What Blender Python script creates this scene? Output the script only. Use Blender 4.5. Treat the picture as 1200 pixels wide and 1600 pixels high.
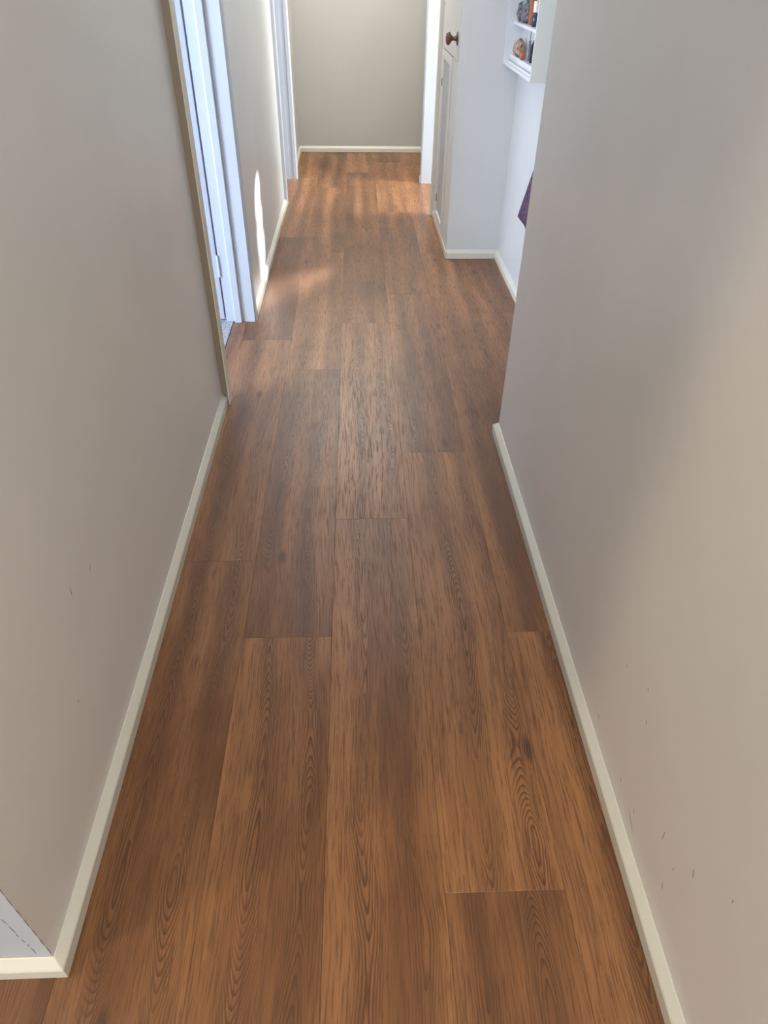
import bpy, bmesh, math, random
from mathutils import Vector, Matrix
random.seed(7)
for o in list(bpy.data.objects): bpy.data.objects.remove(o, do_unlink=True)
scene = bpy.context.scene
COL = scene.collection

# ------------------------------------------------------------------ camera
H = 1.4
F = 1066.0
def nv(v): return Vector(v).normalized()
cd = nv((552-600, -68-800, F))                      # hall direction in camera space (x right, y down, z forward)
cg = nv((580-600, 2110-800, F)); cg = (cg - cd*cd.dot(cg)).normalized()
cr = cg.cross(cd)
if cr.x < 0: cr = -cr
cam_d = bpy.data.cameras.new('camera'); cam = bpy.data.objects.new('camera', cam_d); COL.objects.link(cam)
xa = Vector((cr.x, cd.x, -cg.x)); ya = -Vector((cr.y, cd.y, -cg.y)); za = -Vector((cr.z, cd.z, -cg.z))
m = Matrix((xa, ya, za)).transposed().to_4x4(); m.translation = (0, 0, H)
cam.matrix_world = m
cam_d.sensor_fit = 'AUTO'; cam_d.sensor_width = 36; cam_d.lens = F/1600*36
cam_d.clip_start = .02
scene.camera = cam

# ------------------------------------------------------------------ world, lights, exposure
w = bpy.data.worlds.new('world'); scene.world = w; w.use_nodes = True
w.node_tree.nodes['Background'].inputs[0].default_value = (.75, .85, 1, 1)
w.node_tree.nodes['Background'].inputs[1].default_value = .4
vs = scene.view_settings
vs.view_transform = 'Standard'; vs.look = 'None'; vs.gamma = 1; vs.use_curve_mapping = False
vs.exposure = 0.10
def area(name, loc, target, sx, sy, power, color, spread=180):
    l = bpy.data.lights.new(name, 'AREA'); l.shape = 'RECTANGLE'; l.size = sx; l.size_y = sy
    l.energy = power; l.color = color; l.spread = math.radians(spread)
    o = bpy.data.objects.new(name, l); COL.objects.link(o); o.location = loc
    o.rotation_euler = (Vector(target)-Vector(loc)).to_track_quat('-Z', 'Y').to_euler()
    return o
def spot(name, loc, target, power, color, deg, blend, radius):
    l = bpy.data.lights.new(name, 'SPOT'); l.energy = power; l.color = color
    l.spot_size = math.radians(deg); l.spot_blend = blend; l.shadow_soft_size = radius
    o = bpy.data.objects.new(name, l); COL.objects.link(o); o.location = loc
    o.rotation_euler = (Vector(target)-Vector(loc)).to_track_quat('-Z', 'Y').to_euler()
    return o
COOL = (.64, .77, 1.0); NEUT = (.93, .98, 1.0); WARM = (1.0, .82, .58)
area('left_room_window', (-3.1, 1.7, 1.05), (-.6, 2.95, .8), 1.5, 1.3, 255, COOL)
area('far_left_room_window', (-3.1, 5.0, 1.4), (-.6, 5.8, 1.0), 1.5, 1.2, 60, COOL)
area('right_room_window', (3.1, 5.0, 1.5), (-.3, 5.4, .8), 1.7, 1.4, 230, NEUT)
area('foyer_side_lamp', (-1.75, -.12, 2.2), (-.2, .4, 0), .20, .20, 15.5, WARM)
area('foyer_rear_fill', (-.1, -2.6, 1.85), (-.5, 3, 1.6), 1.1, 1.0, 68, (1, .98, .95))  # soft general fill added behind the camera; no glazed door is built there
area('foyer_top_fill', (.25, -.3, 2.38), (.0, .2, 0), .4, .5, 4, (1, .98, .94))  # overhead fill added to brighten the near walls, no fitting known there
area('end_passage_window', (3.1, 6.5, 1.5), (0, 6.5, .8), .8, 1.2, 10, (1, .93, .8))
area('hall_ceiling_lamp', (0, 3.7, 2.38), (0, 3.7, 0), .8, 1.0, 10, (.97, .98, 1))
area('far_ceiling_lamp', (0, 5.95, 2.38), (0, 5.6, 0), .8, .7, 40, (1, .94, .85))
for zz in (.12, .27, .42):
    spot('sun_glint_on_wall', (1.15, 5.9, 1.5), (-.515, 3.79+.06*zz, zz), 2200, (.95, .98, 1), 4.2, 1, .012)
spot('sun_glint_on_wall', (1.15, 5.9, 1.5), (-.515, 3.60, .12), 500, (.95, .98, 1), 3, 1, .012)
spot('sun_glint_on_wall', (1.15, 5.9, 1.5), (-.515, 3.61, .24), 500, (.95, .98, 1), 3, 1, .012)
spot('sun_glint_on_floor', (.97, 5.84, 1.5), (-.31, 3.60, 0), 900, (1, .93, .84), 10, 1, .05)

# ------------------------------------------------------------------ node helper
class N:
    def __init__(s, name):
        s.m = bpy.data.materials.new(name); s.m.use_nodes = True; s.t = s.m.node_tree
        s.b = s.t.nodes['Principled BSDF']
    def n(s, typ, ins=None, **kw):
        nd = s.t.nodes.new(typ)
        for k, v in kw.items(): setattr(nd, k, v)
        if ins:
            for k, v in ins.items(): s.set(nd.inputs[k], v)
        return nd
    def set(s, sock, v):
        if isinstance(v, bpy.types.NodeSocket): s.t.links.new(v, sock)
        else: sock.default_value = v
    def math(s, op, a, b=0.0, c=0.0, clamp=False):
        nd = s.n('ShaderNodeMath', operation=op, use_clamp=clamp)
        s.set(nd.inputs[0], a); s.set(nd.inputs[1], b); s.set(nd.inputs[2], c)
        return nd.outputs[0]
    def noise(s, vec, scale=1.0, detail=2.0, rough=.5, dim='3D'):
        return s.n('ShaderNodeTexNoise', {'Vector': vec, 'Scale': scale, 'Detail': detail, 'Roughness': rough}, noise_dimensions=dim).outputs['Fac']
    def comb(s, x, y, z=0.0):
        return s.n('ShaderNodeCombineXYZ', {0: x, 1: y, 2: z}).outputs[0]
    def ramp(s, v, lo, hi, a=0.0, b=1.0, smooth=True):
        return s.n('ShaderNodeMapRange', {'Value': v, 'From Min': lo, 'From Max': hi, 'To Min': a, 'To Max': b},
                   interpolation_type='SMOOTHSTEP' if smooth else 'LINEAR').outputs[0]
    def mix(s, f, a, b, mode='MIX'):
        nd = s.n('ShaderNodeMix', data_type='RGBA', blend_type=mode)
        s.set(nd.inputs[0], f); s.set(nd.inputs[6], a); s.set(nd.inputs[7], b)
        return nd.outputs[2]
    def bump(s, h, strength, dist):
        nd = s.n('ShaderNodeBump', {'Height': h, 'Strength': strength, 'Distance': dist})
        s.set(s.b.inputs['Normal'], nd.outputs[0])
    def out(s, **kw):
        for k, v in kw.items(): s.set(s.b.inputs[k.replace('_', ' ')], v)
        return s.m
def c4(r, g, b): return (r, g, b, 1.0)
def srgb(r, g, b):
    f = lambda c: ((c/255+.055)/1.055)**2.4 if c > 10 else c/255/12.92
    return (f(r), f(g), f(b), 1.0)

def paint(name, col, rough=.4, grain=.25, spec=.5, mottled=.03):
    a = N(name); geo = a.n('ShaderNodeNewGeometry').outputs['Position']
    big = a.noise(geo, 1.7, 3, .6)
    tint = a.mix(a.ramp(big, .3, .7, 0, 1), tuple(c*(1-mottled) for c in col[:3])+(1,), tuple(min(1, c*(1+mottled)) for c in col[:3])+(1,))
    h = a.math('ADD', a.noise(geo, 260, 2, .6), a.math('MULTIPLY', a.noise(geo, 28, 3, .6), 2.2))
    a.bump(h, grain*.3, .0008)
    r = a.ramp(a.noise(geo, 5, 3, .6), .3, .7, rough-.015, rough+.02)
    return a.out(Base_Color=tint, Roughness=r, **{'Specular IOR Level': spec})
def plain(name, col, rough=.5, metal=0.0, scale=60, var=.12, spec=.5, trans=0.0):
    a = N(name); co = a.n('ShaderNodeTexCoord').outputs['Object']
    f = a.ramp(a.noise(co, scale, 3, .6), .3, .7)
    t = a.mix(f, tuple(c*(1-var) for c in col[:3])+(1,), tuple(min(1, c*(1+var)) for c in col[:3])+(1,))
    return a.out(Base_Color=t, Roughness=rough, Metallic=metal, **{'Specular IOR Level': spec, 'Transmission Weight': trans})

M = {}
M['wall'] = paint('hall_wall_paint', c4(.745, .73, .69), .31, .35)
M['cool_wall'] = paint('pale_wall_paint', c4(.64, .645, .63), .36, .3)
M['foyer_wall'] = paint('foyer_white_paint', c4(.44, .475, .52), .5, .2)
M['room_wall'] = paint('side_room_paint', c4(.66, .68, .70), .6, .2)
M['ceiling'] = paint('ceiling_paint', c4(.72, .72, .70), .8, .2)
M['trim'] = paint('cream_gloss_trim', c4(.66, .64, .55), .31, .12)
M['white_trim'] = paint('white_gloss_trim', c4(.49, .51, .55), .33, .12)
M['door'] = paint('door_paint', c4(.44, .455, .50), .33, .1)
M['back_wall'] = paint('back_wall_dimmed_paint', c4(.47, .475, .44), .4, .2)  # same wall paint, the dimmer light at the hall's end put into the colour
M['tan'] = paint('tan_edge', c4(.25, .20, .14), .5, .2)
M['shelf'] = paint('shelf_white_paint', c4(.70, .71, .72), .35, .1)
M['dark'] = plain('near_black_matte', c4(.02, .02, .022), .8)  # plain near-black for the carpet edge strip, catches and bag strap
M['scuff'] = plain('scuff_mark_grey', c4(.2, .17, .14), .8)
M['crack'] = plain('crack_dark', c4(.12, .10, .08), .9)
M['pore_slab'] = plain('screed', c4(.1, .08, .06), .9)

def carpet_mat():
    a = N('grey_loop_carpet'); co = a.n('ShaderNodeNewGeometry').outputs['Position']
    v = a.n('ShaderNodeTexVoronoi', {'Vector': co, 'Scale': 160.0}).outputs['Distance']
    nz = a.noise(co, 90, 3, .6)
    col = a.mix(a.ramp(nz, .35, .65), c4(.30, .30, .30), c4(.50, .50, .51))
    a.bump(a.math('ADD', v, nz), .8, .004)
    return a.out(Base_Color=col, Roughness=.95)
M['carpet'] = carpet_mat()

def oak():
    a = N('oak_vinyl_plank')
    co = a.n('ShaderNodeTexCoord').outputs['Object']
    sp = a.n('ShaderNodeSeparateXYZ', {0: co}); x, y = sp.outputs[0], sp.outputs[1]
    rnd = a.n('ShaderNodeObjectInfo').outputs['Random']
    s1 = a.math('MULTIPLY', rnd, 91.7); s2 = a.math('MULTIPLY', a.math('FRACT', a.math('MULTIPLY', rnd, 17.31)), 53.0)
    s3 = a.math('FRACT', a.math('MULTIPLY', rnd, 41.77))
    # knots: sparse points that push the grain aside
    kv = a.comb(a.math('ADD', a.math('MULTIPLY', x, 2.8), s2), a.math('ADD', a.math('MULTIPLY', y, 1.0), s1), 0)
    kn = a.n('ShaderNodeTexVoronoi', {'Vector': kv, 'Scale': 1.0, 'Randomness': 1.0}, voronoi_dimensions='2D')
    kd = kn.outputs['Distance']
    kpush = a.ramp(kd, .0, .22, .035, 0)
    # heart line wanders along the plank; the ring field is a hyperbola whose height drifts
    wv = a.comb(s1, a.math('MULTIPLY', y, 1.25), s2)
    wob = a.math('MULTIPLY', a.math('SUBTRACT', a.noise(wv, 1, 2, .5), .5), .11)
    def field(off, seed, hs):
        u = a.math('ADD', a.math('SUBTRACT', x, off), wob)
        hv = a.comb(a.math('ADD', s2, seed), a.math('MULTIPLY', y, hs), s1)
        h = a.math('MULTIPLY', a.noise(hv, 1, 2, .5), .34)
        r = a.math('ADD', a.math('SQRT', a.math('ADD', a.math('MULTIPLY', u, u), .00005)), h)
        return r, u
    r1, u1 = field(a.math('ADD', a.math('MULTIPLY', s3, .07), .035), 3.0, .85)
    r2, u2 = field(a.math('ADD', a.math('MULTIPLY', s3, .06), .145), 11.0, 1.05)
    r = a.math('MINIMUM', a.math('ADD', a.math('ABSOLUTE', u1), 0), a.math('ABSOLUTE', u2))
    sel = a.ramp(a.math('SUBTRACT', a.math('ABSOLUTE', u2), a.math('ABSOLUTE', u1)), -.004, .004)
    r = a.math('ADD', a.math('MULTIPLY', r1, sel), a.math('MULTIPLY', r2, a.math('SUBTRACT', 1, sel)))
    dv = a.comb(a.math('ADD', a.math('MULTIPLY', x, 26), s2), a.math('MULTIPLY', y, 9), s1)
    r = a.math('ADD', r, a.math('MULTIPLY', a.math('SUBTRACT', a.noise(dv, 1, 3, .6), .5), .0075))
    r = a.math('ADD', r, kpush)
    ph = a.math('FRACT', a.math('MULTIPLY', r, 200.0))
    line = a.math('MULTIPLY', a.ramp(ph, .45, .90), a.ramp(ph, 1.0, .95))
    # lines are strong near the heart, faint in the straight grain
    near = a.ramp(a.math('MINIMUM', a.math('ABSOLUTE', u1), a.math('ABSOLUTE', u2)), .008, .040, 1, .12)
    patch = a.ramp(a.noise(a.comb(a.math('ADD', a.math('MULTIPLY', x, 9), s2), a.math('MULTIPLY', y, 2.2), s2), 1, 2), .34, .56, .2, 1)
    line = a.math('MULTIPLY', a.math('MULTIPLY', line, near), patch)
    # pores: short fine streaks
    pv = a.comb(a.math('MULTIPLY', a.math('ADD', x, a.math('MULTIPLY', wob, .6)), 330), a.math('MULTIPLY', y, 12), s1)
    po = a.noise(pv, 1, 3, .65)
    pores = a.ramp(po, .49, .62)
    pv2 = a.comb(a.math('MULTIPLY', a.math('ADD', x, wob), 110), a.math('MULTIPLY', y, 3), s2)
    po2 = a.ramp(a.noise(pv2, 1, 3, .6), .35, .7)
    # long tonal bands along the plank
    bv = a.comb(a.math('ADD', a.math('MULTIPLY', x, 11), s2), a.math('MULTIPLY', y, .75), s1)
    band = a.ramp(a.noise(bv, 1, 2, .5), .28, .72)
    bv2 = a.comb(a.math('ADD', a.math('MULTIPLY', x, 7), s1), a.math('MULTIPLY', y, 3.2), s2)
    blot = a.ramp(a.noise(bv2, 1, 3, .55), .3, .7)
    tone = a.math('ADD', a.math('MULTIPLY', band, .55), a.math('MULTIPLY', blot, .25))
    tone = a.math('ADD', tone, a.math('SUBTRACT', a.math('MULTIPLY', s3, .50), .14), clamp=True)
    heart = a.ramp(a.math('MINIMUM', a.math('ABSOLUTE', u1), a.math('ABSOLUTE', u2)), .0, .045, .7, 1.0)
    tone = a.math('MULTIPLY', tone, heart)
    col = a.mix(tone, c4(.105, .038, .013), c4(.415, .190, .074))
    col = a.mix(a.math('MULTIPLY', line, .9), col, c4(.075, .030, .013))
    col = a.mix(a.math('MULTIPLY', pores, .60), col, c4(.085, .036, .016))
    col = a.mix(a.math('MULTIPLY', po2, .32), col, c4(.10, .045, .02))
    col = a.mix(a.ramp(kd, .012, .045, .7, 0), col, c4(.05, .022, .011))
    hgt = a.math('SUBTRACT', 1.0, a.math('ADD', a.math('MULTIPLY', pores, .8), a.math('MULTIPLY', line, .5)))
    a.bump(hgt, .22, .0006)
    rg = a.ramp(pores, 0, 1, .37, .5)
    return a.out(Base_Color=col, Roughness=rg, **{'Specular IOR Level': .55})
M['oak'] = oak()

# ------------------------------------------------------------------ mesh helpers
def link(name, bm, mat, parent=None, smooth=False, kind=None, label=None, cat=None, group=None, loc=None, bev=0.0):
    me = bpy.data.meshes.new(name)
    bmesh.ops.recalc_face_normals(bm, faces=bm.faces)
    bm.to_mesh(me); bm.free()
    me.materials.append(M[mat] if isinstance(mat, str) else mat)
    if smooth:
        for p in me.polygons: p.use_smooth = True
    o = bpy.data.objects.new(name, me); COL.objects.link(o)
    if loc: o.location = loc
    if parent: o.parent = parent
    if bev:
        md = o.modifiers.new('bevel', 'BEVEL'); md.width = bev; md.segments = 2; md.limit_method = 'ANGLE'
    for k, v in (('kind', kind), ('label', label), ('category', cat), ('group', group)):
        if v: o[k] = v
    return o
def box(bm, x0, x1, y0, y1, z0, z1):
    v = [bm.verts.new(p) for p in ((x0,y0,z0),(x1,y0,z0),(x1,y1,z0),(x0,y1,z0),(x0,y0,z1),(x1,y0,z1),(x1,y1,z1),(x0,y1,z1))]
    for f in ((0,1,2,3),(4,5,6,7),(0,1,5,4),(1,2,6,5),(2,3,7,6),(3,0,4,7)): bm.faces.new([v[i] for i in f])
def boxes(*bs):
    bm = bmesh.new()
    for b in bs: box(bm, *b)
    return bm
def prism(bm, pts, z0, z1):                       # plan polygon extruded in z
    a = [bm.verts.new((x, y, z0)) for x, y in pts]; b = [bm.verts.new((x, y, z1)) for x, y in pts]
    n = len(pts); bm.faces.new(a[::-1]); bm.faces.new(b)
    for i in range(n): bm.faces.new((a[i], a[(i+1) % n], b[(i+1) % n], b[i]))
def lathe(bm, prof, n=24, mat=None, squash=(1, 1)):  # prof: (r, z) pairs, around z
    rings = []
    for r, z in prof:
        rings.append([bm.verts.new((r*squash[0]*math.cos(2*math.pi*i/n), r*squash[1]*math.sin(2*math.pi*i/n), z)) for i in range(n)])
    for a, b in zip(rings, rings[1:]):
        for i in range(n): bm.faces.new((a[i], a[(i+1) % n], b[(i+1) % n], b[i]))
    bm.faces.new(rings[0][::-1]); bm.faces.new(rings[-1])
    if mat: bmesh.ops.transform(bm, matrix=mat, verts=bm.verts)
def empty(name, loc, label, cat, group=None):
    o = bpy.data.objects.new(name, None); o.location = loc; COL.objects.link(o); o.empty_display_size = .05
    o['label'] = label; o['category'] = cat
    if group: o['group'] = group
    return o
def child(o, parent):                             # parent keeping world place (parents are unrotated)
    o.parent = parent; o.location = Vector(o.location) - parent.location
    return o

# ------------------------------------------------------------------ structure
ZC = 2.42
def struct(name, bm, mat, **k): return link(name, bm, mat, kind='structure', **k)
struct('ceiling', boxes((-3.4, 3.4, -2.8, 7.2, ZC, ZC+.1)), 'ceiling')
floor = struct('floor', boxes((-3.4, 3.4, -2.8, 7.2, -.10, -.0075)), 'pore_slab')

XL, XR = -.542, .523
wl = struct('wall_left', boxes((XL-.1, XL, .5511, 2.44, 0, ZC), (XL-.0002, XL, .451, .5511, 0, ZC)), 'wall')
struct('wall_left_far', boxes((-.645, -.515, 3.24, 5.245, 0, ZC), (-.645, -.515, 6.01, 7.0, 0, ZC)), 'cool_wall')
struct('wall_left_header', boxes((XL-.1, -.515, 2.44, 3.24, 2.08, ZC), (-.645, -.515, 5.245, 6.01, 2.08, ZC)), 'cool_wall')
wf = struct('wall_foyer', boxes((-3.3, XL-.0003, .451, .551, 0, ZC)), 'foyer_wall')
wr = struct('wall_right', boxes((XR, .95, -2.7, 2.178, 0, ZC)), 'wall')
struct('wall_recess', boxes((.842, .95, 2.178, 4.13, 0, ZC)), 'cool_wall')
struct('wall_recess_end', boxes((.5743, .95, 4.13, 4.16, 0, ZC)), 'cool_wall')
struct('wall_right_far', boxes((.575, .70, 5.88, 6.02, 0, ZC), (.62, .70, 4.96, 5.88, 2.08, ZC)), 'cool_wall')
struct('wall_back', boxes((-.645, 3.3, 6.985, 7.09, 0, ZC)), 'back_wall')
struct('wall_rooms', boxes((-3.3, -3.2, -2.7, 7.09, 0, ZC), (-3.2, -.645, 3.75, 3.85, 0, ZC), (-3.2, -.645, 6.99, 7.09, 0, ZC),
       (3.2, 3.3, 2.3, 7.0, 0, ZC), (.95, 3.2, 2.2, 2.3, 0, ZC), (.70, 3.2, 6.02, 6.1, 0, ZC),
       (-3.3, .95, -2.8, -2.7, 0, ZC)), 'room_wall')

# skirting boards: swept profile with mitred ends
PROF = [(0, .001), (.0185, .001), (.0185, .032), (.0165, .0355), (.003, .0490), (0, .050)]
def skirt(name, p0, p1, nrm, e0=0, e1=0, mat='trim', h=1.0, flush=None):
    p0, p1, nrm = Vector(p0), Vector(p1), Vector(nrm); d = (p1-p0).normalized(); bm = bmesh.new()
    A = []; B = []
    for off, z in PROF:
        a = p0 + nrm*off - d*off*e0; b = p1 + nrm*off + d*off*e1
        A.append(bm.verts.new((a.x, a.y, z*h))); B.append(bm.verts.new((b.x, b.y, z*h)))
    n = len(PROF); bm.faces.new(A); bm.faces.new(B[::-1])
    for i in range(n): bm.faces.new((A[i], A[(i+1) % n], B[(i+1) % n], B[i]))
    return struct(name, bm, mat, bev=.0012)
skirt('baseboard_left', (XL, .451), (XL, 2.412), (1, 0), 1, 0)
skirt('baseboard_foyer', (-3.2, .451), (XL, .451), (0, -1), 0, 1)
skirt('baseboard_right', (XR, -2.6), (XR, 2.178), (-1, 0), 0, 1)
skirt('baseboard_right_end', (XR, 2.178), (.842, 2.178), (0, 1), 1, -1)
skirt('baseboard_recess', (.842, 2.178), (.842, 4.13), (-1, 0), -1, -1)
skirt('baseboard_recess_end', (.5325, 4.13), (.842, 4.13), (0, -1), 0, -1)
skirt('baseboard_left_far', (-.515, 3.278), (-.515, 5.222), (1, 0))
skirt('baseboard_left_end', (-.515, 6.07), (-.515, 6.985), (1, 0), 0, -1)
skirt('baseboard_back', (-.515, 6.985), (3.2, 6.985), (0, -1), -1, 0)

# ---- first doorway on the left (near architrave, far jamb, open leaf)
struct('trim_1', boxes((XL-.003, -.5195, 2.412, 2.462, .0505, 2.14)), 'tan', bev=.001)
struct('trim_13', boxes((-.5195, -.515, 2.4105, 2.462, 0, 2.14)), 'trim', bev=.0015)
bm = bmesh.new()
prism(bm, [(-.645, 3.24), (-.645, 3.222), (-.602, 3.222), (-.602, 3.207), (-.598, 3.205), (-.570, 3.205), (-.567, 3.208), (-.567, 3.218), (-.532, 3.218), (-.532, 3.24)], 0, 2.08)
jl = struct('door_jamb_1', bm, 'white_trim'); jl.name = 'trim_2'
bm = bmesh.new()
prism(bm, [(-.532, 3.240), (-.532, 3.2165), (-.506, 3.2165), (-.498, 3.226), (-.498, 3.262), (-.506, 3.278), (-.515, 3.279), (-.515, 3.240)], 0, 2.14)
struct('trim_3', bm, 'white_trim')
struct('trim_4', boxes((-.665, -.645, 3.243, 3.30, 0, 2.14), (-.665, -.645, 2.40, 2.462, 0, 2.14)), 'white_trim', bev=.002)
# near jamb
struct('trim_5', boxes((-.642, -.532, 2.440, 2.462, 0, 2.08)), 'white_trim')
door = empty('door_1', (-.652, 3.24, 0), '', 'door'); del door['label']; del door['category']; door['kind'] = 'structure'
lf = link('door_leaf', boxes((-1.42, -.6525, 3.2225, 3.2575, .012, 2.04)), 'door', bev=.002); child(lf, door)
for z in (.27, 1.80):
    bm = bmesh.new(); lathe(bm, [(.0062, z-.05), (.0062, z-.049), (.0062, z+.049), (.0062, z+.05)], 16, Matrix.Translation((-.6475, 3.2205, 0)))
    box(bm, -.6530, -.6425, 3.2215, 3.2235, z-.05, z+.05)
    child(link('hinge', bm, 'white_trim'), door)

# ---- second doorway on the left
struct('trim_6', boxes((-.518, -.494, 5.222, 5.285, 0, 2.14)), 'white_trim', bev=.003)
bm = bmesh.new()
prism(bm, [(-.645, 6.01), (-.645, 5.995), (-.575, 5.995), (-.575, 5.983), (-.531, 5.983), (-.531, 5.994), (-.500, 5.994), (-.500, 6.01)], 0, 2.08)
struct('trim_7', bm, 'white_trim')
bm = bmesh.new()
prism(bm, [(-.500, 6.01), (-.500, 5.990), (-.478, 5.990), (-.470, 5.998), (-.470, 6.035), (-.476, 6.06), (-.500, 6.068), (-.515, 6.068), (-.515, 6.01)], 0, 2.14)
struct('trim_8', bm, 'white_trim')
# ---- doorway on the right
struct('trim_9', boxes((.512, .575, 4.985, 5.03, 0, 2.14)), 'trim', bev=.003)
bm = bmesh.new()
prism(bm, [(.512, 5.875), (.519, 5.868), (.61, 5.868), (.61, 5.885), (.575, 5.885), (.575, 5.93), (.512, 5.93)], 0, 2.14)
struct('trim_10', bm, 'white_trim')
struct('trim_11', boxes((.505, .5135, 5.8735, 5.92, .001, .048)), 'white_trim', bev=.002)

# ---- carpets in the side rooms
cp = link('carpet', boxes((-3.19, -.612, .56, 3.74, -.0075, .002)), 'carpet', label='pale grey carpet behind the first doorway on the left', cat='carpet')
bm = boxes((-.6135, -.6095, 2.462, 3.222, -.006, .0012))
struct('trim_12', bm, 'dark')
cp2 = link('carpet', boxes((-3.19, -.612, 3.86, 6.98, -.0075, .002)), 'carpet', label='grey carpet in the room behind the far left doorway', cat='carpet')
cp3 = link('carpet', boxes((.96, 3.19, 2.31, 6.01, -.0075, .002), (.62, .96, 4.995, 5.86, -.0075, .002)), 'carpet', label='grey carpet in the room behind the doorway past the cupboard', cat='carpet')

# ------------------------------------------------------------------ floor planks
PW, PL = .2334, 1.510
OFF = {-1: 1.497, 0: 1.199, 1: 1.686, 2: .552, 3: 1.203, 4: .300, -2: .62, 5: 1.0}
G, TB, BV = .00015, .0075, .0005
def plank(k, y0, cx0, cx1, cy0, cy1):
    ox, oy = -.080+(k-1)*PW, y0
    x0, x1 = max(ox+G, cx0), min(ox+PW-G, cx1); a, b = max(oy+G, cy0), min(oy+PL-G, cy1)
    if x1-x0 < .004 or b-a < .01: return
    bm = bmesh.new()
    def ring(i, z): return [bm.verts.new((px-ox, py-oy, z)) for px, py in ((x0+i, a+i), (x1-i, a+i), (x1-i, b-i), (x0+i, b-i))]
    r0, r1, r2 = ring(0, -TB), ring(0, -.0004), ring(BV, 0)
    for p, q in ((r0, r1), (r1, r2)):
        for i in range(4): bm.faces.new((p[i], p[(i+1) % 4], q[(i+1) % 4], q[i]))
    bm.faces.new(r0[::-1]); bm.faces.new(r2)
    link('plank', bm, 'oak', parent=floor, loc=(ox, oy, 0))
def column(k, cx0, cx1, cy0, cy1):
    off = OFF.get(k, (k*.613) % PL)
    j = math.floor((cy0-off)/PL)
    while off+j*PL < cy1:
        plank(k, off+j*PL, cx0, cx1, cy0, cy1); j += 1
for k in range(-1, 5):                             # columns that run the length of the hall
    x0 = -.080+(k-1)*PW
    if k <= 2: column(k, -9, 9, -2.0, 6.98)
    elif k == 3: column(k, -9, 9, -2.0, 6.98)
    else: column(k, -9, .841, 2.19, 6.98)
column(-2, -9, 9, -2.0, .45); column(-2, -.6125, 9, .45, 6.98)
for k in range(-8, -2): column(k, -9, 9, -2.0, .45)
for k in range(5, 9): column(k, -9, 9, 6.02, 6.98)

# ------------------------------------------------------------------ built-in cupboard
CX, CY0, CY1 = .5325, 4.13, 4.985
cb = empty('linen_cupboard', (CX, 4.55, 0), 'built-in pale cupboard with a wooden knob, at the right beyond the recess', 'cupboard')
def cpart(name, bm, mat, label=None, bev=.0, smooth=False, parent=None):
    o = link(name, bm, mat, label=label, bev=bev, smooth=smooth); 
    if parent: o.parent = parent; o.location = Vector(o.location) - parent.location - cb.location
    else: child(o, cb)
    return o
cpart('carcass', boxes((CX+.020, .84, 4.161, CY1, 0.0, 2.40)), 'cool_wall')
cpart('side_cheek', boxes((CX+.0, .5741, 4.130, 4.160, .0, 2.40)), 'cool_wall')
FR = []
def rail(y0, y1, z0, z1): FR.append((CX, CX+.0195, y0, y1, z0, z1))
rail(4.1605, 4.383, .045, .985); rail(4.90, CY1, .045, 2.40); rail(4.1605, 4.18, .9855, 2.40)
rail(4.1605, CY1, .0, .045)
cpart('face_frame', boxes(*FR), 'cool_wall', bev=.001)
skb = boxes((CX-.0065, CX, 4.118, CY1, .0012, .040))
cpart('plinth_strip', skb, 'trim', bev=.003)
# lower door: frame round a recessed grey panel
ld = cpart('lower_door', boxes((CX-.006, CX+.012, 4.386, 4.475, .047, .980), (CX-.006, CX+.012, 4.80, 4.895, .047, .980),
           (CX-.006, CX+.012, 4.475, 4.80, .938, .980), (CX-.006, CX+.012, 4.475, 4.80, .047, .09)), 'cool_wall', bev=.001)
cpart('door_panel', boxes((CX+.004, CX+.008, 4.475, 4.80, .09, .938)), plain('grey_inset_panel', c4(.42, .43, .45), .35), label='grey recessed panel', parent=ld)
cpart('latch', boxes((CX-.009, CX-.006, 4.812, 4.822, .80, .84)), 'dark', label='small dark catch', parent=ld)
cpart('latch', boxes((CX-.009, CX-.006, 4.77, 4.782, .155, .20)), 'dark', label='small dark catch', parent=ld)
ud = cpart('upper_door', boxes((CX-.002, CX+.014, 4.182, 4.897, .988, 2.38)), 'cool_wall', bev=.001)
def knob_wood():
    a = N('varnished_red_wood'); co = a.n('ShaderNodeTexCoord').outputs['Object']
    nz = a.noise(a.n('ShaderNodeMapping', {0: co, 'Scale': (40, 300, 300)}).outputs[0], 1, 3)
    return a.out(Base_Color=a.mix(nz, c4(.10, .028, .015), c4(.22, .08, .045)), Roughness=.3)
RX = Matrix.Translation((CX-.002, 4.232, 1.080)) @ Matrix.Rotation(-math.pi/2, 4, 'Y')
bm = bmesh.new()
lathe(bm, [(.012, .004), (.0125, .010), (.0095, .018), (.0098, .026), (.016, .034), (.026, .040), (.0300, .046), (.0290, .053), (.022, .059), (.009, .062), (.001, .0625)], 28, RX)
kb = cpart('knob', bm, knob_wood(), label='turned red-brown wooden knob', smooth=True, parent=ud)
bm = bmesh.new(); lathe(bm, [(.030, 0), (.030, .003), (.026, .006), (.013, .0075), (.001, .0075)], 28, RX)
cpart('knob_rose', bm, plain('grey_metal', c4(.17, .15, .15), .4, .7), label='dark metal backplate', smooth=True, parent=ud)
for z in (1.195, .195, .06, .28):                  # round screw caps on the frame
    bm = bmesh.new(); lathe(bm, [(.007, 0), (.007, .0015), (.004, .0025)], 14, Matrix.Translation((CX, 4.955, z)) @ Matrix.Rotation(-math.pi/2, 4, 'Y'))
    cpart('screw_cap', bm, plain('cap_grey', c4(.45, .45, .43), .4))

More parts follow.
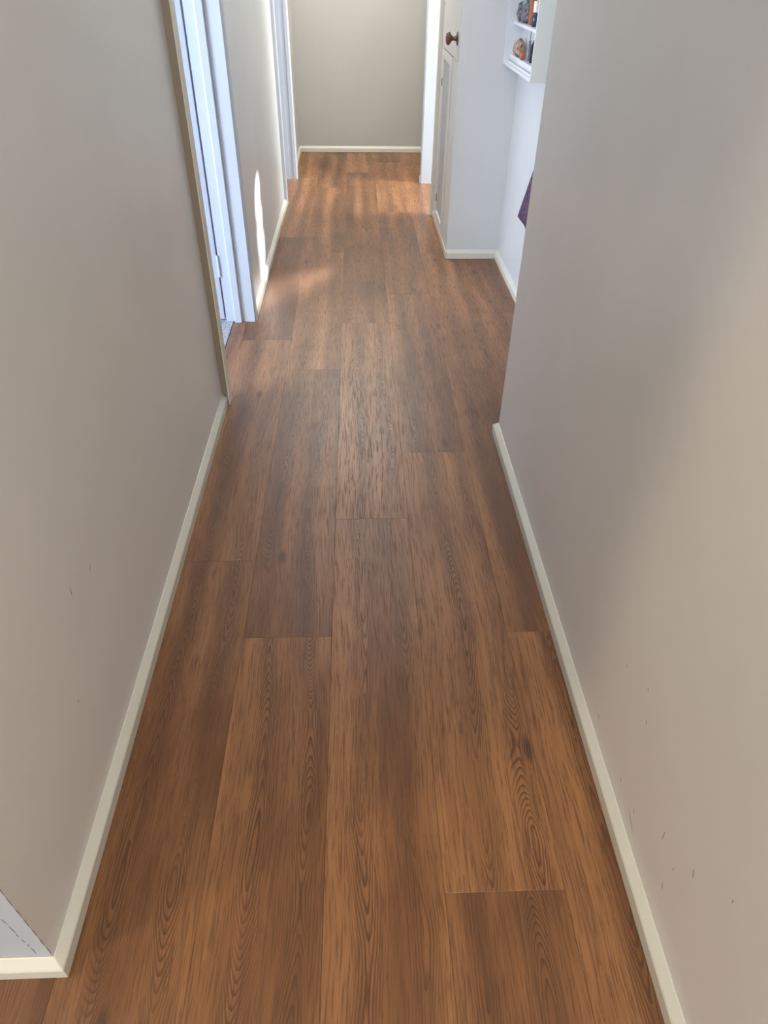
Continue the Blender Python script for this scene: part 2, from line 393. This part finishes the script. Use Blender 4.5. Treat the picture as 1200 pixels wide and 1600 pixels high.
# ------------------------------------------------------------------ wall-hung display shelf
SX0, SX1, SY0, SY1, SZ = .757, .8415, 3.442, 4.1285, .985
ds = empty('display_shelf', (.80, 3.785, SZ), 'shallow white wall-hung display shelf holding rocks and bottles, in the recess', 'shelf')
def spart(name, bm, mat='shelf', label=None, bev=.0012):
    return child(link(name, bm, mat, label=label, bev=bev), ds)
spart('side_panel', boxes((SX0, SX1, SY0, SY0+.013, SZ, 1.62)), 'trim')
spart('side_panel', boxes((SX0, SX1, SY1-.010, SY1, SZ, 1.62)))
spart('bottom_board', boxes((SX0, SX1, SY0+.013, SY1-.010, SZ, SZ+.012)))
spart('top_board', boxes((SX0, SX1, SY0+.013, SY1-.010, 1.608, 1.62)))
spart('back_panel', boxes((SX1-.004, SX1, SY0+.013, SY1-.010, SZ+.012, 1.608)), 'cool_wall')
for z0, z1 in ((.9972, 1.028), (1.150, 1.163), (1.30, 1.313), (1.45, 1.463)):
    spart('shelf_board', boxes((.788, SX1-.004, SY0+.013, SY1-.010, z0, z1)))
spart('track', boxes((.772, .7755, SY0+.013, SY1-.010, SZ+.012, SZ+.020)), bev=0)

def rock(name, loc, size, mat, label, cat='rock', seed=1, spike=.25, sub=3, rotz=0, flat=False):
    r = random.Random(seed); bm = bmesh.new()
    bmesh.ops.create_icosphere(bm, subdivisions=sub, radius=1)
    cells = [Vector((r.gauss(0, 1), r.gauss(0, 1), r.gauss(0, 1))).normalized() for _ in range(46)]
    for v in bm.verts:
        n = v.co.normalized(); ds_ = sorted((n-c).length for c in cells)
        v.co = n*(1 + spike*(ds_[1]-ds_[0]) - .12*spike + r.uniform(-.03, .03))
    for v in bm.verts:
        v.co = Vector((v.co.x*size[0]/2, v.co.y*size[1]/2, v.co.z*size[2]/2))
    bmesh.ops.transform(bm, matrix=Matrix.Rotation(rotz, 4, 'Z'), verts=bm.verts)
    zm = min(v.co.z for v in bm.verts) + size[2]*.04
    for v in bm.verts:
        v.co.z = max(v.co.z, zm) - zm
    return link(name, bm, mat, label=label, cat=cat, loc=loc, group='rocks on the display shelf')
def rockmat(name, a_, b_, c_, scale=70, rough=.35):
    a = N(name); co = a.n('ShaderNodeTexCoord').outputs['Object']
    v = a.n('ShaderNodeTexVoronoi', {'Vector': co, 'Scale': float(scale)}).outputs['Distance']
    nz = a.noise(co, scale*1.4, 4, .7)
    col = a.mix(a.ramp(v, .15, .6), a_, b_); col = a.mix(a.ramp(nz, .55, .68), col, c_)
    a.bump(v, .9, .004)
    return a.out(Base_Color=col, Roughness=rough)
g1 = rockmat('dark_geode', c4(.012, .012, .018), c4(.10, .10, .13), c4(.60, .60, .66))
g2 = rockmat('grey_agate', c4(.02, .02, .025), c4(.12, .12, .13), c4(.26, .25, .22))
br = rockmat('desert_rose', c4(.10, .055, .035), c4(.42, .27, .19), c4(.60, .46, .36), 55, .7)
T1, T2 = 1.1635, 1.0285
rock('crystal_rock', (.8115, 4.075, T1), (.038, .060, .082), g1, 'dark grey spiky crystal rock, left end of the upper shelf', seed=3, spike=.55)
rock('crystal_rock', (.8130, 3.960, T1), (.038, .080, .080), g2, 'smooth dark grey rock slab beside the white-capped bottle', seed=9, spike=.3, rotz=.3)
rock('crystal_rock', (.8040, 3.985, T2), (.060, .075, .074), br, 'round light brown crystal cluster on the lower shelf', seed=5, spike=.6)

# bottle with white cap
bt = empty('bottle', (.812, 3.745, T1), 'small dark blue bottle with a cream cap, on the upper shelf', 'bottle')
bm = bmesh.new(); lathe(bm, [(.0115, 0), (.0130, .002), (.0130, .040), (.0105, .046), (.0075, .049), (.0075, .052)], 20)
child(link('bottle_body', bm, plain('blue_glass', c4(.015, .05, .085), .12), smooth=True, loc=(.812, 3.745, T1)), bt)
bm = bmesh.new(); lathe(bm, [(.0125, .0525), (.0128, .054), (.0128, .090), (.0115, .0925)], 20)
child(link('cap', bm, plain('cream_plastic', c4(.68, .64, .56), .4), smooth=True, loc=(.812, 3.745, T1), label='cream cap'), bt)
# orange box with a darker lid edge
ob = empty('carton', (.826, 3.880, T1), 'orange carton standing behind the cream-capped bottle', 'box')
child(link('carton_body', boxes((.814, .836, 3.860, 3.900, T1+.0002, T1+.125)), plain('orange_card', c4(.36, .10, .04), .6), bev=.0015), ob)
child(link('flap', boxes((.8135, .8365, 3.8595, 3.9005, T1+.0955, T1+.1275)), plain('orange_card_lid', c4(.46, .12, .05), .55), bev=.001), ob)
# grey glass jar behind
bm = bmesh.new(); lathe(bm, [(.012, 0), (.0145, .003), (.0145, .085), (.012, .098), (.012, .112), (.014, .114), (.014, .125), (.002, .127)], 20)
link('jar', bm, plain('blue_grey_glaze', c4(.20, .25, .28), .2), smooth=True, loc=(.8195, 4.022, T1), label='blue-grey jar standing between the two dark rocks', cat='jar')
# lower shelf things
bm = bmesh.new(); box(bm, -.017, .017, -.024, .024, 0, .028)
bmesh.ops.bevel(bm, geom=bm.edges[:], offset=.003, segments=2, affect='EDGES')
o = link('mineral_block', bm, rockmat('amber_block', c4(.16, .035, .01), c4(.42, .13, .04), c4(.50, .20, .09), 60, .3), loc=(.8055, 3.862, T2), label='amber-brown block in front of the round crystal cluster', cat='rock')
dl = empty('reed_bottle', (.815, 3.805, T2), 'clear grey tapered bottle holding one dark stick, lower shelf', 'bottle')
a = N('smoky_glass'); gl = a.out(Base_Color=c4(.35, .36, .42), Roughness=.08, **{'Transmission Weight': .6})
bm = bmesh.new(); lathe(bm, [(.013, 0), (.0145, .002), (.0125, .030), (.0085, .060), (.006, .066), (.006, .074), (.0072, .075), (.0072, .078)], 20)
child(link('bottle_body', bm, gl, smooth=True, loc=(.815, 3.805, T2)), dl)
bm = bmesh.new(); lathe(bm, [(.0017, .003), (.0017, .114)], 8)
child(link('reed', bm, plain('dark_reed', c4(.03, .025, .03), .7), loc=(.815, 3.805, T2), label='thin dark stick'), dl)
bm = bmesh.new(); lathe(bm, [(.012, 0), (.0125, .002), (.0115, .062), (.0105, .068), (.001, .088)], 6)
link('crystal_point', bm, plain('deep_purple_crystal', c4(.022, .018, .035), .15), loc=(.815, 3.720, T2), label='dark purple upright crystal point by the near side panel', cat='crystal')

# ------------------------------------------------------------------ cloth bag hanging in the recess
bagE = empty('cloth_bag', (.80, 3.22, .80), 'dark purple patterned cloth bag hanging in the recess, mostly hidden by the near wall', 'bag')
bm = bmesh.new(); NU, NVV = 40, 18; ringz = []
for j in range(NVV+1):
    t = j/NVV; z = .795 - t*.395; half = .018 + .345*t**.95; th = .012 + .016*math.sin(t*math.pi*.9)
    if t > .96: th *= .6
    rr = []
    for i in range(NU):
        an = 2*math.pi*i/NU; f = 1 + .22*t*math.sin(an*9+1.2*t) 
        rr.append(bm.verts.new((.811 + th*math.sin(an)*f*.72, 3.22 + half*math.cos(an), z + .006*math.sin(an*5)*t)))
    ringz.append(rr)
for p, q in zip(ringz, ringz[1:]):
    for i in range(NU): bm.faces.new((p[i], p[(i+1) % NU], q[(i+1) % NU], q[i]))
bm.faces.new(ringz[0][::-1]); bm.faces.new(ringz[-1])
a = N('purple_patterned_cloth'); co = a.n('ShaderNodeNewGeometry').outputs['Position']
v = a.n('ShaderNodeTexVoronoi', {'Vector': co, 'Scale': 42.0}); nz = a.noise(co, 60, 3, .6)
cl = a.mix(a.ramp(v.outputs['Distance'], .25, .5), c4(.008, .006, .010), c4(.085, .035, .09)); cl = a.mix(a.ramp(nz, .58, .66), cl, c4(.30, .24, .32))
child(link('bag_body', bm, a.out(Base_Color=cl, Roughness=.85), smooth=True), bagE)
cu = bmesh.new(); prev = None
n = 24
for i in range(n+1):
    t = i/n; yy = 3.22 + .018*math.cos(math.pi*t); zz = .79 + .16*math.sin(math.pi*t)**.6
    ring_ = [cu.verts.new((.815+.003*math.cos(q*math.pi/3), yy+.003*math.sin(q*math.pi/3), zz)) for q in range(6)]
    if prev:
        for q in range(6): cu.faces.new((prev[q], prev[(q+1) % 6], ring_[(q+1) % 6], ring_[q]))
    prev = ring_
child(link('strap', cu, 'dark'), bagE)
bm = bmesh.new(); box(bm, .836, .8415, 3.208, 3.232, .92, .97); box(bm, .806, .836, 3.216, 3.224, .932, .940); box(bm, .806, .811, 3.216, 3.224, .940, .956)
link('coat_hook', bm, plain('steel_hook', c4(.5, .5, .5), .3, 1.0), label='small metal wall hook carrying the purple cloth bag', cat='hook', bev=.001)

# ------------------------------------------------------------------ scuffs on the walls
def mark(parent, plane, pos, seg, wd, mat='scuff'):
    """short thin dried-on mark: a sliver 0.2 mm proud of the paint"""
    bm = bmesh.new(); a_, b_ = Vector(seg[0]), Vector(seg[1]); d = (b_-a_).normalized(); nn = Vector((-d.y, d.x))*wd/2
    pts = [a_, (a_*2+b_)/3+nn, (a_+b_*2)/3+nn, b_, (a_+b_*2)/3-nn, (a_*2+b_)/3-nn]
    def P3(p, e):
        return (plane+e, p.x, p.y) if pos in 'xX' else (p.x, plane-e, p.y)
    e = .0002 if pos == 'x' else (-.0002 if pos == 'X' else .0002)
    lo = [bm.verts.new(P3(p, 0)) for p in pts]; hi = [bm.verts.new(P3(p, e)) for p in pts]
    bm.faces.new(hi); bm.faces.new(lo[::-1])
    for i in range(6): bm.faces.new((lo[i], lo[(i+1) % 6], hi[(i+1) % 6], hi[i]))
    link('scuff_mark', bm, mat, parent=parent)
mark(wl, XL, 'x', ((.912, .463), (.915, .484)), .0018)
mark(wl, XL, 'x', ((1.000, .440), (1.012, .452)), .0018)
mark(wl, XL, 'x', ((.70, .70), (.705, .715)), .002)
mark(wl, XL, 'x', ((.80, .29), (.803, .296)), .002)
for s in (((.458, .262), (.466, .283)), ((.496, .200), (.499, .207)), ((.495, .130), (.502, .142)), ((.833, .315), (.838, .321)),
          ((.868, .092), (.875, .101)), ((.714, .100), (.718, .112)), ((.640, .116), (.646, .124)), ((.712, .305), (.716, .315)),
          ((.745, .360), (.748, .368)), ((.385, .358), (.387, .366)), ((.62, .08), (.66, .10)), ((.55, .20), (.552, .225))):
    mark(wr, XR, 'X', s, .0016)
for z_ in range(9):
    mark(wf, .451, 'y', ((-.5424-.0003*(z_ % 2), .052+z_*.040), (-.5426, .052+(z_+1.06)*.040)), .0016, 'crack')
for s in (((-.5762, .214), (-.5735, .190)), ((-.5740, .186), (-.5715, .150)), ((-.5732, .150), (-.5722, .138)), ((-.5722, .128), (-.5695, .112)), ((-.5690, .106), (-.5680, .096)), ((-.568, .092), (-.5665, .062))):
    mark(wf, .451, 'y', s, .0016, 'crack')
